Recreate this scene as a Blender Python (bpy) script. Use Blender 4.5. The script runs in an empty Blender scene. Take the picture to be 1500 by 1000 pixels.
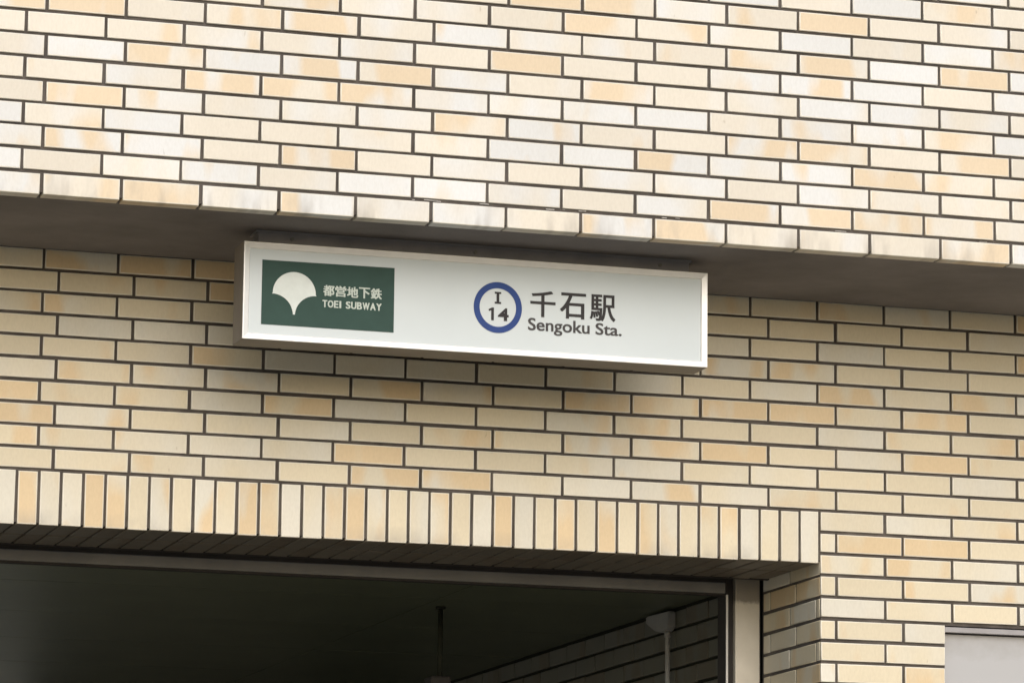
import bpy, bmesh, math, random
from mathutils import Matrix, Vector
random.seed(14)
S = bpy.context.scene
C = S.collection
R = math.radians

# ------------------------------------------------------------ camera
YAW, PIT, ROL = -0.285491, 0.179259, -0.011563
FPX = 5838.9
cam_d = bpy.data.cameras.new('camera')
cam = bpy.data.objects.new('camera', cam_d)
C.objects.link(cam)
M = (Matrix.Rotation(YAW, 3, 'Z') @ Matrix.Rotation(PIT, 3, 'X') @ Matrix.Rotation(ROL, 3, 'Y'))
cr, cf, cu = M.col[0], M.col[1], M.col[2]
m4 = Matrix(((cr.x, cu.x, -cf.x, -2.078213), (cr.y, cu.y, -cf.y, -12.097373),
             (cr.z, cu.z, -cf.z, -1.790797), (0, 0, 0, 1)))
cam.matrix_world = m4
cam_d.sensor_fit = 'HORIZONTAL'
cam_d.sensor_width = 36.0
cam_d.lens = FPX / 1500 * 36.0
cam_d.clip_start = 0.05
cam_d.clip_end = 2000
S.camera = cam

# ------------------------------------------------------------ sky, sun, exposure
SUN_EL, SUN_AZ = R(26.5), R(180)        # azimuth clockwise from +Y
w = bpy.data.worlds.new('World')
S.world = w
w.use_nodes = True
wn = w.node_tree.nodes
wl = w.node_tree.links
sky = wn.new('ShaderNodeTexSky')
sky.sky_type = 'NISHITA'
sky.sun_disc = False
sky.sun_elevation = SUN_EL
sky.sun_rotation = SUN_AZ
sky.air_density = 1.0
sky.dust_density = 2.0
sky.ozone_density = 1.0
wl.new(sky.outputs[0], wn['Background'].inputs[0])
wn['Background'].inputs[1].default_value = 0.15
sd = bpy.data.lights.new('sun', 'SUN')
sd.energy = 1.5
sd.angle = R(52)
sd.color = (1.0, 0.985, 0.965)
sun = bpy.data.objects.new('sun', sd)
C.objects.link(sun)
sv = Vector((math.sin(SUN_AZ) * math.cos(SUN_EL), math.cos(SUN_AZ) * math.cos(SUN_EL), math.sin(SUN_EL)))
sun.rotation_euler = sv.to_track_quat('Z', 'Y').to_euler()
sun.location = sv * 30
S.view_settings.view_transform = 'Standard'
S.view_settings.look = 'None'
S.view_settings.gamma = 1.0
S.view_settings.use_curve_mapping = False
S.view_settings.exposure = 0.09
S.render.engine = 'CYCLES'
S.cycles.max_bounces = 8
S.cycles.diffuse_bounces = 6

# ------------------------------------------------------------ helpers
def obj(name, bm_or_me, mats, parent=None, loc=None):
    if isinstance(bm_or_me, bmesh.types.BMesh):
        me = bpy.data.meshes.new(name)
        bm_or_me.normal_update()
        bm_or_me.to_mesh(me)
        bm_or_me.free()
    else:
        me = bm_or_me
    if not isinstance(mats, (list, tuple)):
        mats = [mats]
    if not me.materials:
        for m in mats:
            me.materials.append(m)
    o = bpy.data.objects.new(name, me)
    C.objects.link(o)
    if parent:
        o.parent = parent
    if loc:
        o.location = loc
    return o

def thing(name, label, cat, loc=(0, 0, 0), group=None):
    o = bpy.data.objects.new(name, None)
    o.empty_display_size = 0.1
    C.objects.link(o)
    o.location = loc
    o['label'] = label
    o['category'] = cat
    o['kind'] = 'thing'
    if group:
        o['group'] = group
    return o

def box(bm, x0, x1, y0, y1, z0, z1, bev=0.0, mi=0):
    vs = [bm.verts.new((x, y, z)) for x in (x0, x1) for y in (y0, y1) for z in (z0, z1)]
    f = [(0, 1, 3, 2), (4, 6, 7, 5), (0, 4, 5, 1), (2, 3, 7, 6), (0, 2, 6, 4), (1, 5, 7, 3)]
    fs = []
    for q in f:
        fc = bm.faces.new([vs[i] for i in q])
        fc.material_index = mi
        fs.append(fc)
    if bev:
        es = {e for fc in fs for e in fc.edges}
        bmesh.ops.bevel(bm, geom=list(es), offset=bev, segments=2, profile=0.5, affect='EDGES', material=-1)
    return fs

def B(*a, **k):
    bm = bmesh.new()
    box(bm, *a, **k)
    return bm

def tube(bm, pts, r, n=10):
    rings = []
    for i, p in enumerate(pts):
        p = Vector(p)
        a = Vector(pts[max(i - 1, 0)])
        b = Vector(pts[min(i + 1, len(pts) - 1)])
        t = (b - a).normalized()
        u = t.cross(Vector((0.31, 0.87, 0.38))).normalized()
        v = t.cross(u)
        rings.append([bm.verts.new(p + r * (math.cos(2 * math.pi * k / n) * u + math.sin(2 * math.pi * k / n) * v)) for k in range(n)])
    for a, b in zip(rings, rings[1:]):
        for k in range(n):
            f = bm.faces.new((a[k], a[(k + 1) % n], b[(k + 1) % n], b[k]))
            f.smooth = True
    bm.faces.new(rings[0][::-1])
    bm.faces.new(rings[-1])

# ------------------------------------------------------------ materials
def mat(name):
    m = bpy.data.materials.new(name)
    m.use_nodes = True
    return m, m.node_tree.nodes, m.node_tree.links, m.node_tree.nodes['Principled BSDF']

def ramp(n, stops, interp='LINEAR'):
    r = n.new('ShaderNodeValToRGB')
    r.color_ramp.interpolation = interp
    e = r.color_ramp.elements
    while len(e) < len(stops):
        e.new(0.5)
    for k, (p, c) in zip(e, stops):
        k.position = p
        k.color = c if len(c) == 4 else (*c, 1)
    return r

def mixc(n, l, fac, a, b, mode='MIX'):
    m = n.new('ShaderNodeMix')
    m.data_type = 'RGBA'
    m.blend_type = mode
    for sock, v in ((m.inputs[0], fac), (m.inputs[6], a), (m.inputs[7], b)):
        if isinstance(v, (int, float)):
            sock.default_value = v
        elif isinstance(v, tuple):
            sock.default_value = (*v, 1)
        else:
            l.new(v, sock)
    return m.outputs[2]

def math_(n, l, op, a, b=None):
    m = n.new('ShaderNodeMath')
    m.operation = op
    for sock, v in zip(m.inputs, (a, b)):
        if v is None:
            continue
        if isinstance(v, (int, float)):
            sock.default_value = v
        else:
            l.new(v, sock)
    return m.outputs[0]

def noise(n, l, vec, scale, detail=2, rough=0.5, w=None):
    t = n.new('ShaderNodeTexNoise')
    if w is not None:
        t.noise_dimensions = '4D'
        l.new(w, t.inputs['W'])
    t.inputs['Scale'].default_value = scale
    t.inputs['Detail'].default_value = detail
    t.inputs['Roughness'].default_value = rough
    if vec is not None:
        l.new(vec, t.inputs['Vector'])
    return t.outputs['Fac']

def stain_band(n, l, z_at, z_fade, sx):
    """grey water-run patches on the tiles nearest a ledge at height z_at (wear with its own shape)"""
    g = n.new('ShaderNodeNewGeometry')
    sp = n.new('ShaderNodeSeparateXYZ')
    l.new(g.outputs['Position'], sp.inputs[0])
    mr = n.new('ShaderNodeMapRange')
    mr.inputs['From Min'].default_value = z_at
    mr.inputs['From Max'].default_value = z_at + z_fade
    mr.inputs['To Min'].default_value = 1
    mr.inputs['To Max'].default_value = 0
    l.new(sp.outputs['Z'], mr.inputs['Value'])
    mp = n.new('ShaderNodeMapping')
    mp.inputs['Scale'].default_value = (sx, 1, 3)
    l.new(g.outputs['Position'], mp.inputs['Vector'])
    nz = noise(n, l, mp.outputs[0], 1.0, 3, 0.6)
    r = ramp(n, [(0.5, (0, 0, 0)), (0.7, (1, 1, 1))])
    l.new(nz, r.inputs[0])
    return math_(n, l, 'MULTIPLY', r.outputs[0], mr.outputs[0])

def tile_material(name, cream, pale, flash, edge=False, dark=1.0, stain=None, mix=0.66):
    m, n, l, p = mat(name)
    oi = n.new('ShaderNodeObjectInfo')
    ge = n.new('ShaderNodeNewGeometry')
    seed = math_(n, l, 'ADD', oi.outputs['Random'], ge.outputs['Random Per Island'])
    seed100 = math_(n, l, 'MULTIPLY', seed, 137.0)
    tc = n.new('ShaderNodeTexCoord')
    mp = n.new('ShaderNodeMapping')
    mp.inputs['Scale'].default_value = (1.0, 1.0, 0.4)
    l.new(tc.outputs['Object'], mp.inputs['Vector'])
    v = mp.outputs[0]
    # body tone: each tile between pale and cream, shifting along its length
    wn_ = n.new('ShaderNodeTexWhiteNoise')
    wn_.noise_dimensions = '1D'
    l.new(seed100, wn_.inputs['W'])
    body = noise(n, l, v, 7.0, 1.5, 0.5, seed100)
    t = math_(n, l, 'ADD', math_(n, l, 'MULTIPLY', body, 1.1), math_(n, l, 'MULTIPLY', wn_.outputs['Value'], 0.75))
    r1 = ramp(n, [(mix, (0, 0, 0)), (mix + 0.5, (1, 1, 1))])
    l.new(t, r1.inputs[0])
    c = mixc(n, l, r1.outputs[0], pale, cream)
    # kiln flashing: warm blotches on some tiles
    w2 = n.new('ShaderNodeTexWhiteNoise')
    w2.noise_dimensions = '1D'
    l.new(math_(n, l, 'ADD', seed100, 51.3), w2.inputs['W'])
    fl = noise(n, l, v, 7.5, 1.6, 0.5, math_(n, l, 'ADD', seed100, 31.7))
    f2 = math_(n, l, 'ADD', math_(n, l, 'MULTIPLY', fl, 1.3), math_(n, l, 'MULTIPLY', math_(n, l, 'POWER', w2.outputs['Value'], 2.0), 0.42))
    r2 = ramp(n, [(0.87, (0, 0, 0)), (1.17, (1, 1, 1))])
    l.new(f2, r2.inputs[0])
    c = mixc(n, l, r2.outputs[0], c, flash)
    # fine mottling and pin-holes
    fine = noise(n, l, v, 160, 4, 0.65, seed100)
    r3 = ramp(n, [(0.3, (0.93, 0.925, 0.915)), (0.62, (1.0, 1.0, 1.0))])
    l.new(fine, r3.inputs[0])
    c = mixc(n, l, 1.0, c, r3.outputs[0], 'MULTIPLY')
    pin = noise(n, l, v, 70, 1, 0.5, math_(n, l, 'ADD', seed100, 7.7))
    r4 = ramp(n, [(0.76, (1, 1, 1)), (0.83, (0.62, 0.58, 0.52))])
    l.new(pin, r4.inputs[0])
    c = mixc(n, l, 0.6, c, r4.outputs[0], 'MULTIPLY')
    if edge:
        c = mixc(n, l, 0.8, c, (0.80, 0.77, 0.69))
    if stain:
        c = mixc(n, l, math_(n, l, 'MULTIPLY', stain_band(n, l, *stain), 0.7), c, (0.30, 0.275, 0.245))
    soil = noise(n, l, ge.outputs['Position'], 1.7, 4, 0.6)
    r5 = ramp(n, [(0.3, (0.93, 0.922, 0.905)), (0.65, (1, 1, 1))])
    l.new(soil, r5.inputs[0])
    c = mixc(n, l, 1.0, c, r5.outputs[0], 'MULTIPLY')
    # a little brightness spread from tile to tile
    br = n.new('ShaderNodeMapRange')
    w3 = n.new('ShaderNodeTexWhiteNoise')
    w3.noise_dimensions = '1D'
    l.new(math_(n, l, 'ADD', seed100, 11.9), w3.inputs['W'])
    l.new(w3.outputs['Value'], br.inputs['Value'])
    br.inputs['To Min'].default_value = 0.93 * dark
    br.inputs['To Max'].default_value = 1.04 * dark
    hv = n.new('ShaderNodeHueSaturation')
    l.new(br.outputs[0], hv.inputs['Value'])
    l.new(c, hv.inputs['Color'])
    l.new(hv.outputs[0], p.inputs['Base Color'])
    rr = n.new('ShaderNodeMapRange')
    l.new(fine, rr.inputs['Value'])
    p.inputs['Specular IOR Level'].default_value = 0.35
    rr.inputs['To Min'].default_value = 0.42
    rr.inputs['To Max'].default_value = 0.6
    l.new(rr.outputs[0], p.inputs['Roughness'])
    bp = n.new('ShaderNodeBump')
    bp.inputs['Strength'].default_value = 0.25
    bp.inputs['Distance'].default_value = 0.002
    l.new(noise(n, l, v, 30, 3, 0.5, seed100), bp.inputs['Height'])
    l.new(bp.outputs[0], p.inputs['Normal'])
    return m

# same tile twice, light put into the colour: open upper wall paler, sheltered wall yellower
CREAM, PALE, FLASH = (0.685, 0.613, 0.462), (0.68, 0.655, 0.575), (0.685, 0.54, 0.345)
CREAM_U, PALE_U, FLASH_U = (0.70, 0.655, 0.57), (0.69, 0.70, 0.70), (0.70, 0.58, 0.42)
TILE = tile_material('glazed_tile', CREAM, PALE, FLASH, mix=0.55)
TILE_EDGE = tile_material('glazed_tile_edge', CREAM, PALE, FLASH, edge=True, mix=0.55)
TILE_U = tile_material('glazed_tile_lit', CREAM_U, PALE_U, FLASH_U, mix=0.72)
TILE_U_EDGE = tile_material('glazed_tile_lit_edge', CREAM_U, PALE_U, FLASH_U, edge=True, mix=0.72)
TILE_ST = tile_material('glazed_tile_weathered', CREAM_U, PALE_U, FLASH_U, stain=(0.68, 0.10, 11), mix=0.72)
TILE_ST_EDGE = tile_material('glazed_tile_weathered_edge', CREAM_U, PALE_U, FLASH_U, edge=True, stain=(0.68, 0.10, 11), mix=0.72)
TILE_SO = tile_material('upright_tile', CREAM, PALE, FLASH, stain=(-0.18, 0.06, 5))
TILE_J = tile_material('jamb_tile_edge', CREAM, PALE, FLASH, mix=0.55)
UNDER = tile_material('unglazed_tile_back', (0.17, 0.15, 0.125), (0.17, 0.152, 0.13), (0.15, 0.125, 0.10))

def rough_mat(name, c1, c2, scale=8, rough=0.85, bump=0.3, bscale=60, metal=0.0, dist=0.004, spec=0.5):
    m, n, l, p = mat(name)
    tc = n.new('ShaderNodeTexCoord')
    nz = noise(n, l, tc.outputs['Object'], scale, 5, 0.6)
    r = ramp(n, [(0.32, c1), (0.68, c2)])
    l.new(nz, r.inputs[0])
    l.new(r.outputs[0], p.inputs['Base Color'])
    p.inputs['Roughness'].default_value = rough
    p.inputs['Metallic'].default_value = metal
    p.inputs['Specular IOR Level'].default_value = spec
    b = n.new('ShaderNodeBump')
    b.inputs['Strength'].default_value = bump
    b.inputs['Distance'].default_value = dist
    l.new(noise(n, l, tc.outputs['Object'], bscale, 4, 0.6), b.inputs['Height'])
    l.new(b.outputs[0], p.inputs['Normal'])
    return m

MORTAR = rough_mat('dark_mortar', (0.055, 0.047, 0.041), (0.115, 0.101, 0.091), 9, 0.95, 0.5, 180)
SMEAR = rough_mat('pale_joint_residue', (0.28, 0.26, 0.24), (0.48, 0.46, 0.43), 40, 0.9, 0.5, 200)
SOFFIT = rough_mat('soffit_paint', (0.134, 0.122, 0.121), (0.208, 0.191, 0.190), 2.6, 0.9, 0.25, 130)
FRAME = rough_mat('satin_aluminium', (0.70, 0.70, 0.69), (0.76, 0.76, 0.75), 20, 0.36, 0.05, 200, metal=0.25)
HOUSING = rough_mat('housing_paint', (0.23, 0.20, 0.172), (0.28, 0.25, 0.215), 6, 0.6, 0.1, 90)
HANGER = rough_mat('grey_bracket_paint', (0.19, 0.19, 0.205), (0.24, 0.24, 0.255), 9, 0.7, 0.15, 120)
RAIL = rough_mat('rail_metal', (0.15, 0.15, 0.15), (0.20, 0.20, 0.195), 5, 0.6, 0.1, 60)
BLACKISH = rough_mat('dark_slot', (0.02, 0.017, 0.016), (0.035, 0.03, 0.028), 10, 0.8, 0.1, 60)
STRIP = rough_mat('bright_guide_edge', (0.55, 0.54, 0.52), (0.66, 0.65, 0.63), 12, 0.4, 0.05, 90)
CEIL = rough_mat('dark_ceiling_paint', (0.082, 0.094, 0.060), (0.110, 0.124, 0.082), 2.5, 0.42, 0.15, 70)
BOXM = rough_mat('box_grey', (0.25, 0.25, 0.25), (0.31, 0.31, 0.305), 9, 0.6, 0.1, 90)
DARKROD = rough_mat('dark_rod_paint', (0.022, 0.024, 0.018), (0.034, 0.036, 0.028), 9, 0.9, 0.1, 90, spec=0.05)
CONDUIT = rough_mat('conduit_grey', (0.42, 0.42, 0.415), (0.52, 0.52, 0.51), 9, 0.6, 0.1, 90)
PAVE = rough_mat('pavement', (0.38, 0.322, 0.215), (0.46, 0.392, 0.265), 2.0, 0.9, 0.3, 40)
ROADM = rough_mat('asphalt', (0.045, 0.045, 0.047), (0.065, 0.064, 0.064), 3.0, 0.95, 0.5, 120)
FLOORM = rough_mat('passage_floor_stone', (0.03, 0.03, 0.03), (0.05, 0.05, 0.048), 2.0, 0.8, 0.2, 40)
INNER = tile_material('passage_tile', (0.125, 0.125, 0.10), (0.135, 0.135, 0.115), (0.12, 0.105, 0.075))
TRIM = rough_mat('grey_trim', (0.28, 0.27, 0.28), (0.34, 0.33, 0.34), 12, 0.6, 0.05, 90)
PAINTLINE = rough_mat('road_paint', (0.70, 0.70, 0.68), (0.80, 0.80, 0.78), 20, 0.8, 0.2, 90)

def post_mat():
    m, n, l, p = mat('guide_post_paint')
    g = n.new('ShaderNodeTexCoord')
    sp = n.new('ShaderNodeSeparateXYZ')
    l.new(g.outputs['Object'], sp.inputs[0])
    nz = noise(n, l, g.outputs['Object'], 24, 5, 0.65)
    edge = math_(n, l, 'ADD', sp.outputs['Z'], math_(n, l, 'MULTIPLY', nz, 0.05))
    r = ramp(n, [(0.0, (0, 0, 0)), (1.0, (1, 1, 1))])
    mr = n.new('ShaderNodeMapRange')
    mr.inputs['From Min'].default_value = -0.229
    mr.inputs['From Max'].default_value = -0.214
    l.new(edge, mr.inputs['Value'])
    grime = noise(n, l, g.outputs['Object'], 9, 4, 0.6)
    r2 = ramp(n, [(0.35, (0.60, 0.56, 0.48)), (0.7, (0.68, 0.64, 0.56))])
    l.new(grime, r2.inputs[0])
    c = mixc(n, l, math_(n, l, 'MULTIPLY', mr.outputs[0], 0.75), r2.outputs[0], (0.14, 0.12, 0.10))
    l.new(c, p.inputs['Base Color'])
    p.inputs['Roughness'].default_value = 0.55
    return m
POST = post_mat()

def face_mat():
    m, n, l, p = mat('white_acrylic')
    tc = n.new('ShaderNodeTexCoord')
    nz = noise(n, l, tc.outputs['Object'], 3, 4, 0.6)
    r = ramp(n, [(0.35, (0.54, 0.595, 0.62)), (0.7, (0.57, 0.625, 0.65))])
    l.new(nz, r.inputs[0])
    l.new(r.outputs[0], p.inputs['Base Color'])
    p.inputs['Roughness'].default_value = 0.5
    p.inputs['Specular IOR Level'].default_value = 0.25
    return m
FACE = face_mat()

def panel_mat():
    m, n, l, p = mat('pale_grey_panel')
    tc = n.new('ShaderNodeTexCoord')
    sp = n.new('ShaderNodeSeparateXYZ')
    l.new(tc.outputs['Object'], sp.inputs[0])
    nz = noise(n, l, tc.outputs['Object'], 14, 5, 0.65)
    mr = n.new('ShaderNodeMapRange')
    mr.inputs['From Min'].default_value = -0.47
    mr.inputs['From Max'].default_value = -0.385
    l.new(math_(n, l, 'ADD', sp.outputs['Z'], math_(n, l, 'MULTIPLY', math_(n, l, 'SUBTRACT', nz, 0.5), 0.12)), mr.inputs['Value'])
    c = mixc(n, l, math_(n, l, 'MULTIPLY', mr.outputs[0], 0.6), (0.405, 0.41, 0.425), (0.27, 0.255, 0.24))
    l.new(c, p.inputs['Base Color'])
    p.inputs['Roughness'].default_value = 0.5
    return m
PANEL = panel_mat()

def flat(name, c, rough=0.5):
    m, n, l, p = mat(name)
    tc = n.new('ShaderNodeTexCoord')
    nz = noise(n, l, tc.outputs['Object'], 25, 4, 0.6)
    r = ramp(n, [(0.3, tuple(v * 0.93 for v in c)), (0.7, tuple(min(1, v * 1.06) for v in c))])
    l.new(nz, r.inputs[0])
    l.new(r.outputs[0], p.inputs['Base Color'])
    p.inputs['Roughness'].default_value = max(rough, 0.6)
    p.inputs['Specular IOR Level'].default_value = 0.15
    return m
GREEN = flat('green_film', (0.034, 0.070, 0.060), 0.45)
INK = flat('charcoal_ink', (0.040, 0.038, 0.040), 0.5)
INK2 = flat('grey_ink', (0.065, 0.062, 0.064), 0.5)
BLUE = flat('blue_ring_film', (0.032, 0.064, 0.215), 0.45)
WHITEF = flat('white_film', (0.64, 0.69, 0.675), 0.4)
WHITET = flat('white_letter_film', (0.50, 0.56, 0.52), 0.4)

# ------------------------------------------------------------ the ground (one sheet), pavement, road
GZ = -3.35
def sheet(name, x0, x1, y0, y1, z, m):
    bm = bmesh.new()
    v = [bm.verts.new(q) for q in ((x0, y0, z), (x1, y0, z), (x1, y1, z), (x0, y1, z))]
    bm.faces.new(v)
    o = obj(name, bm, m)
    o['kind'] = 'structure'
    return o
sheet('ground', -600, 600, -600, 600, GZ - 0.14, PAVE)
sheet('road', -300, 300, -11.4, -6.8, GZ - 0.136, ROADM)
pv = obj('pavement', B(-60, 60, -6.6, 8, GZ - 0.135, GZ), PAVE)
pv['kind'] = 'structure'
kb = obj('kerb', B(-60, 60, -6.8, -6.602, GZ - 0.132, GZ + 0.002, bev=0.01), rough_mat('kerb_stone', (0.3, 0.29, 0.27), (0.38, 0.37, 0.35), 5))
kb['kind'] = 'structure'
for y in (-7.2, -11.0):
    sheet('road_line', -200, 200, y - 0.075, y + 0.075, GZ - 0.132, PAINTLINE)

# ------------------------------------------------------------ tiles
_mesh = {}
def tile_mesh(wd, ht, dp=0.008, mats=(TILE, TILE_EDGE), bev=0.0026):
    """a tile centred on x, z with its glazed face on y = 0 looking to -y; pillowed edge"""
    key = (round(wd * 1000), round(ht * 1000), round(dp * 1000), mats[0].name)
    if key in _mesh:
        return _mesh[key]
    bm = bmesh.new()
    x, z = wd / 2, ht / 2
    def ring(ix, y):
        return [bm.verts.new(q) for q in ((-x + ix, y, -z + ix), (x - ix, y, -z + ix), (x - ix, y, z - ix), (-x + ix, y, z - ix))]
    a, b, c, d = ring(0, dp), ring(0, bev), ring(bev * 0.35, bev * 0.3), ring(bev * 1.3, 0)
    for p, q, mi in ((a, b, 0), (b, c, 1), (c, d, 1)):
        for k in range(4):
            f = bm.faces.new((p[k], p[(k + 1) % 4], q[(k + 1) % 4], q[k]))
            f.material_index = mi
            f.smooth = mi == 1
    bm.faces.new(d)
    bmesh.ops.recalc_face_normals(bm, faces=bm.faces[:])
    me = bpy.data.meshes.new('tile')
    bm.normal_update()
    bm.to_mesh(me)
    bm.free()
    for m in mats:
        me.materials.append(m)
    _mesh[key] = me
    return me

_proto = {}
def put_tile(parent, wd, ht, loc, rot=(0, 0, 0), dp=0.008, mats=(TILE, TILE_EDGE), name='tile', jit=1.0):
    wd_ = round(wd * 500) / 500
    me = tile_mesh(wd_, ht, dp, mats)
    pr = _proto.get(me.name)
    if pr is None:
        o = bpy.data.objects.new(name, me)
        _proto[me.name] = o
    else:
        o = pr.copy()
        o.name = name
    C.objects.link(o)
    o.parent = parent
    j = R(0.32) * jit
    o.rotation_euler = (rot[0] + random.uniform(-j, j), rot[1] + random.uniform(-j, j) * 0.6, rot[2] + random.uniform(-j, j))
    g = 0.0008 * jit
    o.scale = (1 + random.uniform(-0.007, 0.004) * jit, 1, 1 + random.uniform(-0.02, 0.012) * jit)
    o.location = Vector(loc) + Vector((random.uniform(-g, g), random.uniform(-g, g), random.uniform(-g, g)))
    return o

def extend(xs, x0, x1, p=0.2355):
    xs = list(xs)
    while xs[0] > x0:
        xs.insert(0, xs[0] - p)
    while xs[-1] < x1:
        xs.append(xs[-1] + p)
    return xs

def stuff_tiles(name, parent, items, mats):
    """tiles far outside the picture, joined"""
    bm = bmesh.new()
    for (x0, x1, z0, z1, y) in items:
        fs = box(bm, x0, x1, y, y + 0.008, z0, z1)
    o = obj(name, bm, mats, parent)
    o['kind'] = 'stuff'
    return o

JW = 0.0093
# measured joint positions of the two alternating course types of each wall
A = [-.263, -.028, .208, .443, .682, .914, 1.148, 1.381, 1.617, 1.852, 2.086, 2.323, 2.560, 2.797]
Bj = [-.203, .033, .270, .506, .740, .974, 1.208, 1.443, 1.676, 1.909, 2.145, 2.380, 2.615, 2.853]
Cj = [-.001, .237, .473, .709, .943, 1.176, 1.412, 1.647, 1.879, 2.114, 2.349, 2.584, 2.818, 3.053]
Dj = [-.050, .185, .423, .657, .888, 1.121, 1.356, 1.588, 1.820, 2.051, 2.285, 2.520, 2.755, 2.991, 3.226]

# ------------------------------------------------------------ overhanging upper wall
YU = -0.826
up = thing('overhanging_wall', 'upper tiled wall jutting out over the station sign, with a dark underside', 'wall', (0, YU, 0.684))
def rel(parent, o):
    o.location = Vector(o.location) - parent.location
    return o
core = rel(up, obj('mortar_bed', B(-4, 7, YU + 0.0085, YU + 0.3, 0.6915, 3.6), MORTAR, up))
sof = rel(up, obj('soffit', B(-4, 7, YU + 0.062, -0.016, 0.689, 0.90), SOFFIT, up))
zU = [.6845, .7513, .8210, .8897, .9577, 1.0262, 1.0955, 1.1640, 1.2335]
while len(zU) < 42:
    zU.append(zU[-1] + 0.0689)
far = []
for i in range(41):
    z0, z1 = zU[i], zU[i + 1]
    if i == 0:
        z0 -= JW / 2
        z0 = .6838
    zb, zt = z0 + JW / 2, z1 - JW / 2
    if i == 0:
        zb = .6838
        zt = zU[1] - JW * 0.55
    cols = extend(Bj if i % 2 == 0 else A, -2.6, 5.6)
    for x0, x1 in zip(cols, cols[1:]):
        xa, xb = x0 + JW / 2, x1 - JW / 2
        if i < 14 and xb > -0.62 and xa < 3.15:
            ht = round((zt - zb) * 1000) / 1000
            if i == 0:
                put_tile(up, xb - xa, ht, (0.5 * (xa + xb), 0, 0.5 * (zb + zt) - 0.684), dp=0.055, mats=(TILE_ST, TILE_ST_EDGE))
            else:
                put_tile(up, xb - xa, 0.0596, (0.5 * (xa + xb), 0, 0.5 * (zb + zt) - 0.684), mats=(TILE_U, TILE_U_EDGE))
        else:
            far.append((xa, xb, zb, zt, YU))
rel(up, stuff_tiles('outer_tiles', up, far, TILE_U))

# pale residue in the lowest bed joint
bm = bmesh.new()
for k in range(12):
    x = random.choice((0.95, 1.2, 1.45, 0.2, 2.15, 2.75, 1.3, 1.7)) + random.gauss(0, 0.09)
    L = random.uniform(0.008, 0.05)
    zc = zU[1] + random.uniform(-0.002, 0.003)
    hh = random.uniform(0.0008, 0.0022)
    box(bm, x, x + L, YU + 0.004, YU + 0.0086, zc - hh, zc + hh * random.uniform(0.4, 1))
rs = rel(up, obj('joint_residue', bm, SMEAR, up))
rs['kind'] = 'stuff'
# hairline crack in one glaze
bm = bmesh.new()
ck = [(0.011, 1.0735), (0.0165, 1.0695), (0.0205, 1.064), (0.0232, 1.0575), (0.0248, 1.051), (0.0254, 1.046)]
for (xa, za), (xb, zb) in zip(ck, ck[1:]):
    box(bm, min(xa, xb), max(xa, xb) + 0.0002, YU - 0.0006, YU + 0.001, min(za, zb), max(za, zb))
rel(up, obj('glaze_crack', bm, rough_mat('crack_line', (0.42, 0.36, 0.28), (0.5, 0.42, 0.33), 30), up))

# ------------------------------------------------------------ recessed entrance wall
XC = 2.5287                      # corner of the entrance
lo = thing('entrance_wall', 'set-back cream tiled wall behind the station sign, running down beside the entrance', 'wall', (0, 0, 0))
bm = bmesh.new()
box(bm, -4, XC + 0.0032, 0.0085, 0.40, -0.003, 1.05)
box(bm, XC + 0.0032, 2.965, 0.0085, 0.56, GZ - 0.01, 1.05)
box(bm, 2.965, 7, 0.0085, 0.56, -0.3585, 1.05)
box(bm, 2.965, 7, 0.07, 0.56, GZ - 0.01, -0.3585)
obj('mortar_bed', bm, MORTAR, lo)
zL = {10: .7000, 9: .6270, 8: .5580, 7: .4885, 6: .4190, 5: .3500, 4: .2785, 3: .2075, 2: .1370, 1: .0690, 0: -.001, -1: -.0705,
      -2: -.1414, -3: -.2111, -4: -.2822, -5: -.3536, -6: -.4245, -7: -.4939}
for k in range(-8, -50, -1):
    zL[k] = zL[k + 1] - 0.0697
far = []
for k in range(9, -46, -1):
    z0, z1 = zL[k], zL[k + 1]
    zb, zt = z0 + JW / 2, z1 - JW / 2
    if k == 9:
        zt = 0.6915
    cols = extend(Cj if k % 2 == 0 else Dj, -2.6, 5.6)
    segs = [(a + JW / 2, b - JW / 2) for a, b in zip(cols, cols[1:])]
    if k < 0:
        s2 = []
        for a, b in segs:
            if b < XC + 0.02:
                continue
            a = max(a, XC + 0.0012)
            if zt < -0.355:
                if a > 2.955:
                    continue
                b = min(b, 2.9635)
            s2.append((a, b))
        segs = s2
    for xa, xb in segs:
        if xb - xa < 0.02:
            continue
        if k >= -9 and xb > -0.45 and xa < 3.35:
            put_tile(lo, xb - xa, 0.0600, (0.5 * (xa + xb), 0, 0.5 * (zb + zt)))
        else:
            far.append((xa, xb, zb, zt, 0.0))
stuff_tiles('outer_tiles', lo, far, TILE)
# jamb tiles, facing the opening
JD = 0.548
for k in range(-3, -12, -1):
    z0, z1 = zL[k], zL[k + 1]
    zb, zt = z0 + JW / 2, z1 - JW / 2
    if k == -3:
        zt = min(zt, -0.150)
    cuts = [0.0095, 0.230, 0.478, JD] if k % 2 == 0 else ([0.0095, 0.291, JD] if k > -5 else [0.0095, 0.045, 0.291, JD])
    for y0, y1 in zip(cuts, cuts[1:]):
        put_tile(lo, y1 - y0 - 0.009, 0.0600, (XC, 0.5 * (y0 + y1) - 0.001, 0.5 * (zb + zt)), rot=(0, 0, -math.pi / 2), jit=0.6, mats=(TILE, TILE_J))
far = []

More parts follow.
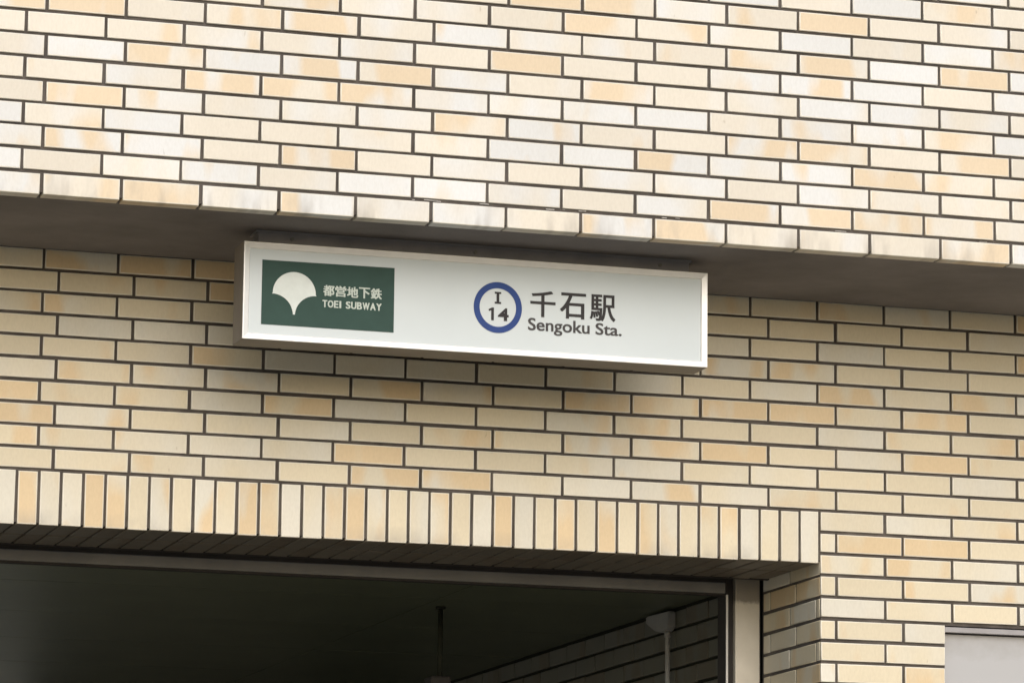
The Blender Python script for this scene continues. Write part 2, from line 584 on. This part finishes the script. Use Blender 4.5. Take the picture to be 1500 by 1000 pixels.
# ------------------------------------------------------------ lintel of upright tiles
ln = thing('entrance_lintel', 'row of upright cream tiles along the lower edge of the wall above the dark opening', 'lintel', (0, 0, -0.17))
bm = bmesh.new()
box(bm, -4, XC + 0.0030, 0.0088, 0.503, -0.1665, -0.0032)
rel(ln, obj('mortar_bed', bm, MORTAR, ln))
PS = 0.06945
zt, zb = -0.001 - JW * 0.55, -0.1735
k = 0
far = []
while True:
    xr = XC - 0.002 - PS * k - JW * 0.5
    xl = xr - PS + JW
    if xl < -2.6:
        break
    if xr > -0.4:
        put_tile(ln, xr - xl, round((zt - zb) * 1000) / 1000, (0.5 * (xl + xr), 0, 0.5 * (zt + zb) + 0.17), dp=0.012, mats=(TILE_SO, TILE_EDGE), name='upright_tile')
        # underside, two tiles deep
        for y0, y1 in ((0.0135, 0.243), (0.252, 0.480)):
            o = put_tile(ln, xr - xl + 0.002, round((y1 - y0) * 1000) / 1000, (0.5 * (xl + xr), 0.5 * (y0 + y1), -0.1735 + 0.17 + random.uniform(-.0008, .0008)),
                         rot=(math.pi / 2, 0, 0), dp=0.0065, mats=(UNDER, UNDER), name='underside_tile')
    else:
        far.append((xl, xr, zb, zt, 0.0))
    k += 1
rel(ln, stuff_tiles('outer_tiles', ln, far, TILE))
bm = bmesh.new()
box(bm, -4, XC - 0.001, 0.484, 0.502, -0.1745, -0.1668)
rel(ln, obj('rear_edge_strip', bm, BLACKISH, ln))

# ------------------------------------------------------------ shutter header rail and guide post
hr = thing('header_rail', 'grey metal rail running along the top of the dark entrance behind the tiles', 'rail', (0, 0.55, -0.2))
bm = bmesh.new()
box(bm, -4, 2.397, 0.551, 0.60, -0.2185, -0.1815, bev=0.003)
rel(hr, obj('rail_bar', bm, RAIL, hr))
bm = bmesh.new()
box(bm, -4, 2.397, 0.556, 0.575, -0.1815, 0.10)
rel(hr, obj('shutter_slot', bm, BLACKISH, hr))
bm = bmesh.new()
box(bm, -4, 2.397, 0.558, 0.592, -0.2255, -0.2187)
rel(hr, obj('rubber_seal', bm, BLACKISH, hr))

gp = thing('guide_post', 'pale metal guide post in the right corner of the entrance, dirty at its top', 'post', (2.47, 0.55, GZ))
def rb(parent, name, m, *a, **kw):
    return rel(parent, obj(name, B(*a, **kw), m, parent))
o = rb(gp, 'post_face', POST, 2.4315, 2.519, 0.551, 0.64, GZ + 0.001, -0.16, bev=0.003)
o.data.transform(Matrix.Translation((-2.47, -0.55, -GZ)))
o.location = (0, 0, 0)
# keep object space = world space for the grime height
o.data.transform(Matrix.Translation((0, 0, GZ)))
o.location = (0, 0, -GZ)
o.location = (0, 0, 0 - GZ)
rb(gp, 'guide_slot', BLACKISH, 2.4068, 2.4313, 0.575, 0.64, GZ + 0.001, -0.16)
rb(gp, 'guide_edge', STRIP, 2.3992, 2.4066, 0.553, 0.557, GZ + 0.001, -0.222, bev=0.001)
rb(gp, 'guide_channel', BLACKISH, 2.3995, 2.4066, 0.5575, 0.64, GZ + 0.001, -0.16)
rb(gp, 'joint_filler', BLACKISH, 2.5192, 2.5285, 0.57, 0.64, GZ + 0.001, -0.16)

# ------------------------------------------------------------ passage behind the entrance
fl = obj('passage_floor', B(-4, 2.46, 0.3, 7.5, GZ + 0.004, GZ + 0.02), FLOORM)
fl['kind'] = 'structure'
ce = bpy.data.objects.new('passage_ceiling', None)
C.objects.link(ce)
ce.location = (0, 3.5, -0.195)
ce['kind'] = 'structure'
ys = [0.605, 1.27, 2.2, 3.13, 4.06, 4.99, 5.92, 6.85]
xs = [-4.0 + 0.0]
xs = [-3.99, -2.13, -0.27, 1.59, 2.449]
pr = None
for y0, y1 in zip(ys, ys[1:]):
    for x0, x1 in zip(xs, xs[1:]):
        o = obj('ceiling_panel', B(x0 + 0.003, x1 - 0.003, y0 + 0.003, y1 - 0.003, -0.195, -0.183), CEIL, ce)
        o.location = -ce.location + Vector((0, 0, random.uniform(0, 0.001)))
o = obj('ceiling_void', B(-4, 2.449, 0.602, 7.0, -0.182, 0.12), BLACKISH, ce)
o.location = -ce.location
bk = thing('unseen_back_wall', 'unseen short wall at the far end of the passage, open beside it to let in sky light', 'wall', (0, 6.9, GZ))
rel(bk, obj('wall_face', B(1.1, 2.44, 6.86, 7.0, GZ + 0.021, -0.2), INNER, bk))  # unseen; made short so the sky beside it glows on the passage ceiling

iw = thing('passage_wall', 'dark tiled side wall inside the entrance, behind the thin pipe', 'wall', (2.45, 0.65, GZ))
rel(iw, obj('mortar_bed', B(2.4585, 2.60, 0.645, 7.0, GZ - 0.01, 0.10), DARKROD, iw))
zz = -0.2
row = 0
while row < 9:
    y = 0.65 - (0.118 if row % 2 else 0.0)
    while y < 4.9:
        y0, y1 = max(y, 0.646), y + 0.2318
        if y1 - y0 > 0.03:
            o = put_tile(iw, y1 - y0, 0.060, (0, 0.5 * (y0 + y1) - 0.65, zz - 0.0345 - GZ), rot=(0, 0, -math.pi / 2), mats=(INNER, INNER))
        y += 0.2355
    zz -= 0.0697
    row += 1

# conduit box and pipe on the passage wall
cb = thing('junction_box', 'grey junction box with a thin pipe below it on the dark passage wall', 'junction box', (2.43, 1.2, -0.25))
bm = bmesh.new()
prof = [(1.478, -0.2005), (1.226, -0.2065), (1.226, -0.262), (1.255, -0.276), (1.300, -0.277), (1.384, -0.262), (1.478, -0.228)]
a = [bm.verts.new((2.420, y, z)) for y, z in prof]
b = [bm.verts.new((2.449, y, z)) for y, z in prof]
bm.faces.new(a)
bm.faces.new(b[::-1])
for k in range(len(prof)):
    bm.faces.new((a[k], b[k], b[(k + 1) % len(prof)], a[(k + 1) % len(prof)]))
bmesh.ops.recalc_face_normals(bm, faces=bm.faces[:])
bmesh.ops.bevel(bm, geom=bm.edges[:], offset=0.004, segments=2, affect='EDGES')
rel(cb, obj('box_body', bm, BOXM, cb))
bm = bmesh.new()
tube(bm, [(2.43, 1.262, -0.27), (2.43, 1.262, -1.2), (2.43, 1.262, GZ + 0.02)], 0.0085, 12)
rel(cb, obj('pipe', bm, CONDUIT, cb))
bm = bmesh.new()
tube(bm, [(2.43, 1.262, -0.272), (2.43, 1.262, -0.296)], 0.0115, 12)
rel(cb, obj('pipe_socket', bm, BOXM, cb))

# small fitting hanging in the dark
cf_ = thing('ceiling_fitting', 'small dark fitting on a thin rod hanging from the passage ceiling', 'fitting', (1.66, 1.5, -0.195))
bm = bmesh.new()
tube(bm, [(0, 0, 0), (0, 0, -0.25)], 0.009, 12)
obj('rod', bm, DARKROD, cf_)
bm = bmesh.new()
tube(bm, [(0, 0, -0.001), (0, 0, -0.008)], 0.018, 16)
obj('mounting_plate', bm, DARKROD, cf_)
bm = bmesh.new()
box(bm, -0.045, 0.03, -0.05, 0.05, -0.315, -0.25, bev=0.008)
obj('fitting_body', bm, BLACKISH, cf_)

# ------------------------------------------------------------ pale panel at the right
wp = thing('wall_panel', 'pale grey metal panel let into the tiled wall at the lower right', 'panel', (3.6, 0, -1.2))
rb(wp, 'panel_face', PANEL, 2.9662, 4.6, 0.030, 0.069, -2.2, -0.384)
wp.children[0].data.transform(Matrix.Translation((0, 0, 0)))
rb(wp, 'head_trim', TRIM, 2.9662, 4.6, 0.006, 0.069, -0.3795, -0.3625, bev=0.0012)

# ------------------------------------------------------------ station sign
SX0, SX1, SZ0, SZ1, SY = 0.4635, 1.9440, 0.3460, 0.6450, -0.556
sg = thing('station_sign', 'long white station sign with green emblem plate and blue ring, hung under the overhang', 'sign', (0.5 * (SX0 + SX1), -0.485, 0.69))
FW, FD, RB = 0.0205, 0.008, 0.134
# bevelled frame rails, mitred
def frame_rail(a, b, nrm):
    """outer corner a to outer corner b; nrm points inward"""
    a, b, nrm = Vector(a), Vector(b), Vector(nrm)
    t = (b - a).normalized()
    bm = bmesh.new()
    # profile: (inset, depth): lip, chamfer, foot, rear
    pf = [(0.0, 0.132), (0.0, 0.0015), (0.0015, 0.0), (0.0035, 0.0), (FW - 0.0025, FD * 0.55), (FW, FD), (FW, FD + 0.012), (0.006, FD + 0.02), (0.006, 0.132)]
    ra, rb_ = [], []
    for ins, d in pf:
        ra.append(bm.verts.new(a + nrm * ins + t * ins + Vector((0, d, 0))))
        rb_.append(bm.verts.new(b + nrm * ins - t * ins + Vector((0, d, 0))))
    for k in range(len(pf) - 1):
        f = bm.faces.new((ra[k], ra[k + 1], rb_[k + 1], rb_[k]))
        f.material_index = 1 if k == 0 else 0
    bm.faces.new(ra)
    bm.faces.new(rb_[::-1])
    bmesh.ops.recalc_face_normals(bm, faces=bm.faces[:])
    return bm
P = [(SX0, SY, SZ0), (SX1, SY, SZ0), (SX1, SY, SZ1), (SX0, SY, SZ1)]
for k, nrm in enumerate(((0, 0, 1), (-1, 0, 0), (0, 0, -1), (1, 0, 0))):
    rel(sg, obj('frame_rail', frame_rail(P[k], P[(k + 1) % 4], nrm), [FRAME, HOUSING], sg))
rel(sg, obj('back_plate', B(SX0 + 0.0065, SX1 - 0.0065, SY + RB - 0.012, SY + RB, SZ0 + 0.0065, SZ1 - 0.0065), HOUSING, sg))
fp = rel(sg, obj('face_panel', B(SX0 + 0.007, SX1 - 0.007, SY + FD + 0.0005, SY + FD + 0.005, SZ0 + 0.007, SZ1 - 0.007), FACE, sg))
rb(sg, 'hanger', HANGER, 0.515, 1.896, -0.515, -0.44, SZ1 + 0.0005, 0.6885, bev=0.003)
rb(sg, 'hanger_flange', HANGER, 0.509, 1.902, -0.521, -0.43, 0.6835, 0.6888)
for x in (0.62, 1.2, 1.8):
    bm = bmesh.new()
    tube(bm, [(x, -0.516, 0.668), (x, -0.5195, 0.668)], 0.006, 8)
    rel(sg, obj('bolt', bm, RAIL, sg))
YF = SY + FD                      # front of the acrylic

def from_rel(o):
    o.location = -sg.location
    return o
def poly(name, pts, y, m, parent, depth=0.0009):
    bm = bmesh.new()
    f = bm.faces.new([bm.verts.new((x, y, z)) for x, z in pts])
    bm.normal_update()
    if f.normal.y > 0:
        bmesh.ops.reverse_faces(bm, faces=[f])
    ex = bmesh.ops.extrude_face_region(bm, geom=[f])
    vs = [v for v in ex['geom'] if isinstance(v, bmesh.types.BMVert)]
    bmesh.ops.translate(bm, verts=vs, vec=(0, -depth, 0))
    bmesh.ops.recalc_face_normals(bm, faces=bm.faces[:])
    return obj(name, bm, m, parent)

def text_bm(bm, s, x0, x1, z0, z1, y, off=0.0, depth=0.0008):
    cu_ = bpy.data.curves.new('lettering', 'FONT')
    cu_.body = s
    cu_.offset = off
    cu_.extrude = 0.01
    cu_.resolution_u = 4
    t = bpy.data.objects.new('lettering', cu_)
    C.objects.link(t)
    bpy.context.view_layer.update()
    me = bpy.data.meshes.new_from_object(t.evaluated_get(bpy.context.evaluated_depsgraph_get()))
    bpy.data.objects.remove(t)
    vx = [v.co.x for v in me.vertices]
    vy = [v.co.y for v in me.vertices]
    a0, a1, b0, b1 = min(vx), max(vx), min(vy), max(vy)
    for v in me.vertices:
        x, yy, zc = v.co
        v.co = (x0 + (x - a0) / (a1 - a0) * (x1 - x0), y - (zc + 0.01) / 0.02 * depth, z0 + (yy - b0) / (b1 - b0) * (z1 - z0))
    bm.from_mesh(me)
    bpy.data.meshes.remove(me)

def bold_text(bm, s, x0, x1, z0, z1, y, wgt, off=0.006):
    k = 0
    for dx, dz in ((0, 0), (-1, 0.5), (1, 0.5), (-1, -0.5), (1, -0.5)):
        text_bm(bm, s, x0 + wgt + dx * wgt, x1 - wgt + dx * wgt, z0 + wgt * 0.5 + dz * wgt, z1 - wgt * 0.5 + dz * wgt, y - k * 0.00004, off=off)
        k += 1

# green plate with the ginkgo-leaf emblem
gpl = from_rel(poly('emblem_plate', [(0.5224, 0.3945), (0.9357, 0.3942), (0.9355, 0.5940), (0.5224, 0.5925)], YF, GREEN, sg))
cx, cz, rr = 0.6232, 0.4935, 0.0668
pts = [(cx + rr * math.cos(a), cz + rr * math.sin(a)) for a in [math.pi * k / 36 for k in range(37)]]
ccz, rc = 0.4275, 0.0640
def concave(sgn):
    out = []
    for k in range(17):
        a = math.pi / 2 * k / 16
        out.append((cx + sgn * (0.0032 + rc * (1 - math.sin(a))), ccz + rc * math.cos(a) * 0.0 + rc * math.cos(a)))
    return out
# right side from stem upwards: circle centred outside the stem
def flank(sgn):
    c0 = (cx + sgn * (0.0030 + rc), ccz - 0.001)
    return [(c0[0] - sgn * rc * math.cos(a), c0[1] + rc * math.sin(a)) for a in [R(3) + (R(92) - R(3)) * k / 16 for k in range(17)]]
leaf = pts + flank(-1)[::-1] + flank(1)
emb = poly('leaf_emblem', leaf, YF - 0.0009, WHITEF, gpl, 0.0006)
bm = bmesh.new()
n5 = '都営地下鉄'
wk = (0.8978 - 0.7118) / 5
for k, ch in enumerate(n5):
    bold_text(bm, ch, 0.7118 + wk * k + 0.0010, 0.7118 + wk * (k + 1) - 0.0010, 0.4936, 0.5270, YF - 0.0009, 0.0009)
obj('operator_characters', bm, WHITET, gpl)
bm = bmesh.new()
# spaced capitals
text = 'TOEI SUBWAY'
ww = {'T': .9, 'O': 1.05, 'E': .85, 'I': .55, ' ': .62, 'S': .9, 'U': 1, 'B': .95, 'W': 1.3, 'A': 1.05, 'Y': 1}
tot = sum(ww[c] for c in text)
x = 0.7105
for ch in text:
    wd = ww[ch] / tot * (0.8972 - 0.7105)
    if ch != ' ':
        ins = 0.0008 if ch != 'I' else 0.0022
        bold_text(bm, ch, x + ins, x + wd - ins, 0.4586, 0.4807, YF - 0.0009, 0.0008)
    x += wd
obj('operator_name', bm, WHITET, gpl)

# line ring with letter and number
bm = bmesh.new()
RC = (1.2650, 0.4930)
n_ = 72
rings = []
for r_, y in ((0.0783, YF), (0.0783, YF - 0.0008), (0.0592, YF - 0.0008), (0.0592, YF)):
    rings.append([bm.verts.new((RC[0] + r_ * math.cos(2 * math.pi * k / n_) * 0.985, y, RC[1] + r_ * math.sin(2 * math.pi * k / n_) * 1.015)) for k in range(n_)])
for a, b in zip(rings, rings[1:]):
    for k in range(n_):
        bm.faces.new((a[k], a[(k + 1) % n_], b[(k + 1) % n_], b[k]))
bmesh.ops.recalc_face_normals(bm, faces=bm.faces[:])
from_rel(obj('line_ring', bm, BLUE, sg))
I = [(1.2548, .5048), (1.2752, .5048), (1.2752, .5108), (1.2693, .5108), (1.2693, .5358), (1.2752, .5358), (1.2752, .5418), (1.2548, .5418), (1.2548, .5358), (1.2607, .5358), (1.2607, .5108), (1.2548, .5108)]
from_rel(poly('line_letter', I, YF, INK, sg, 0.0008))
bm = bmesh.new()
text_bm(bm, '4', 1.2655, 1.3000, 0.4522, 0.4922, YF, off=0.030)
f = bm.faces.new([bm.verts.new((x, YF - 0.0008, z)) for x, z in ((1.2440, .4522), (1.2525, .4522), (1.2525, .4922), (1.2462, .4922), (1.2352, .4862), (1.2368, .4802), (1.2440, .4838))])
bm.normal_update()
if f.normal.y > 0:
    f.normal_flip()
from_rel(obj('station_number', bm, INK, sg))
bm = bmesh.new()
bold_text(bm, '千', 1.3690, 1.4500, 0.4725, 0.5545, YF, 0.0012)
bold_text(bm, '石', 1.4645, 1.5485, 0.4730, 0.5540, YF, 0.0012)
bold_text(bm, '駅', 1.5612, 1.6447, 0.4715, 0.5548, YF, 0.0010)
from_rel(obj('station_characters', bm, INK, sg))
bm = bmesh.new()
bold_text(bm, 'Sengoku', 1.3622, 1.5610, 0.4170, 0.4680, YF, 0.0008, 0.004)
bold_text(bm, 'Sta.', 1.5800, 1.6650, 0.4285, 0.4655, YF, 0.0008, 0.004)
from_rel(obj('station_name', bm, INK2, sg))
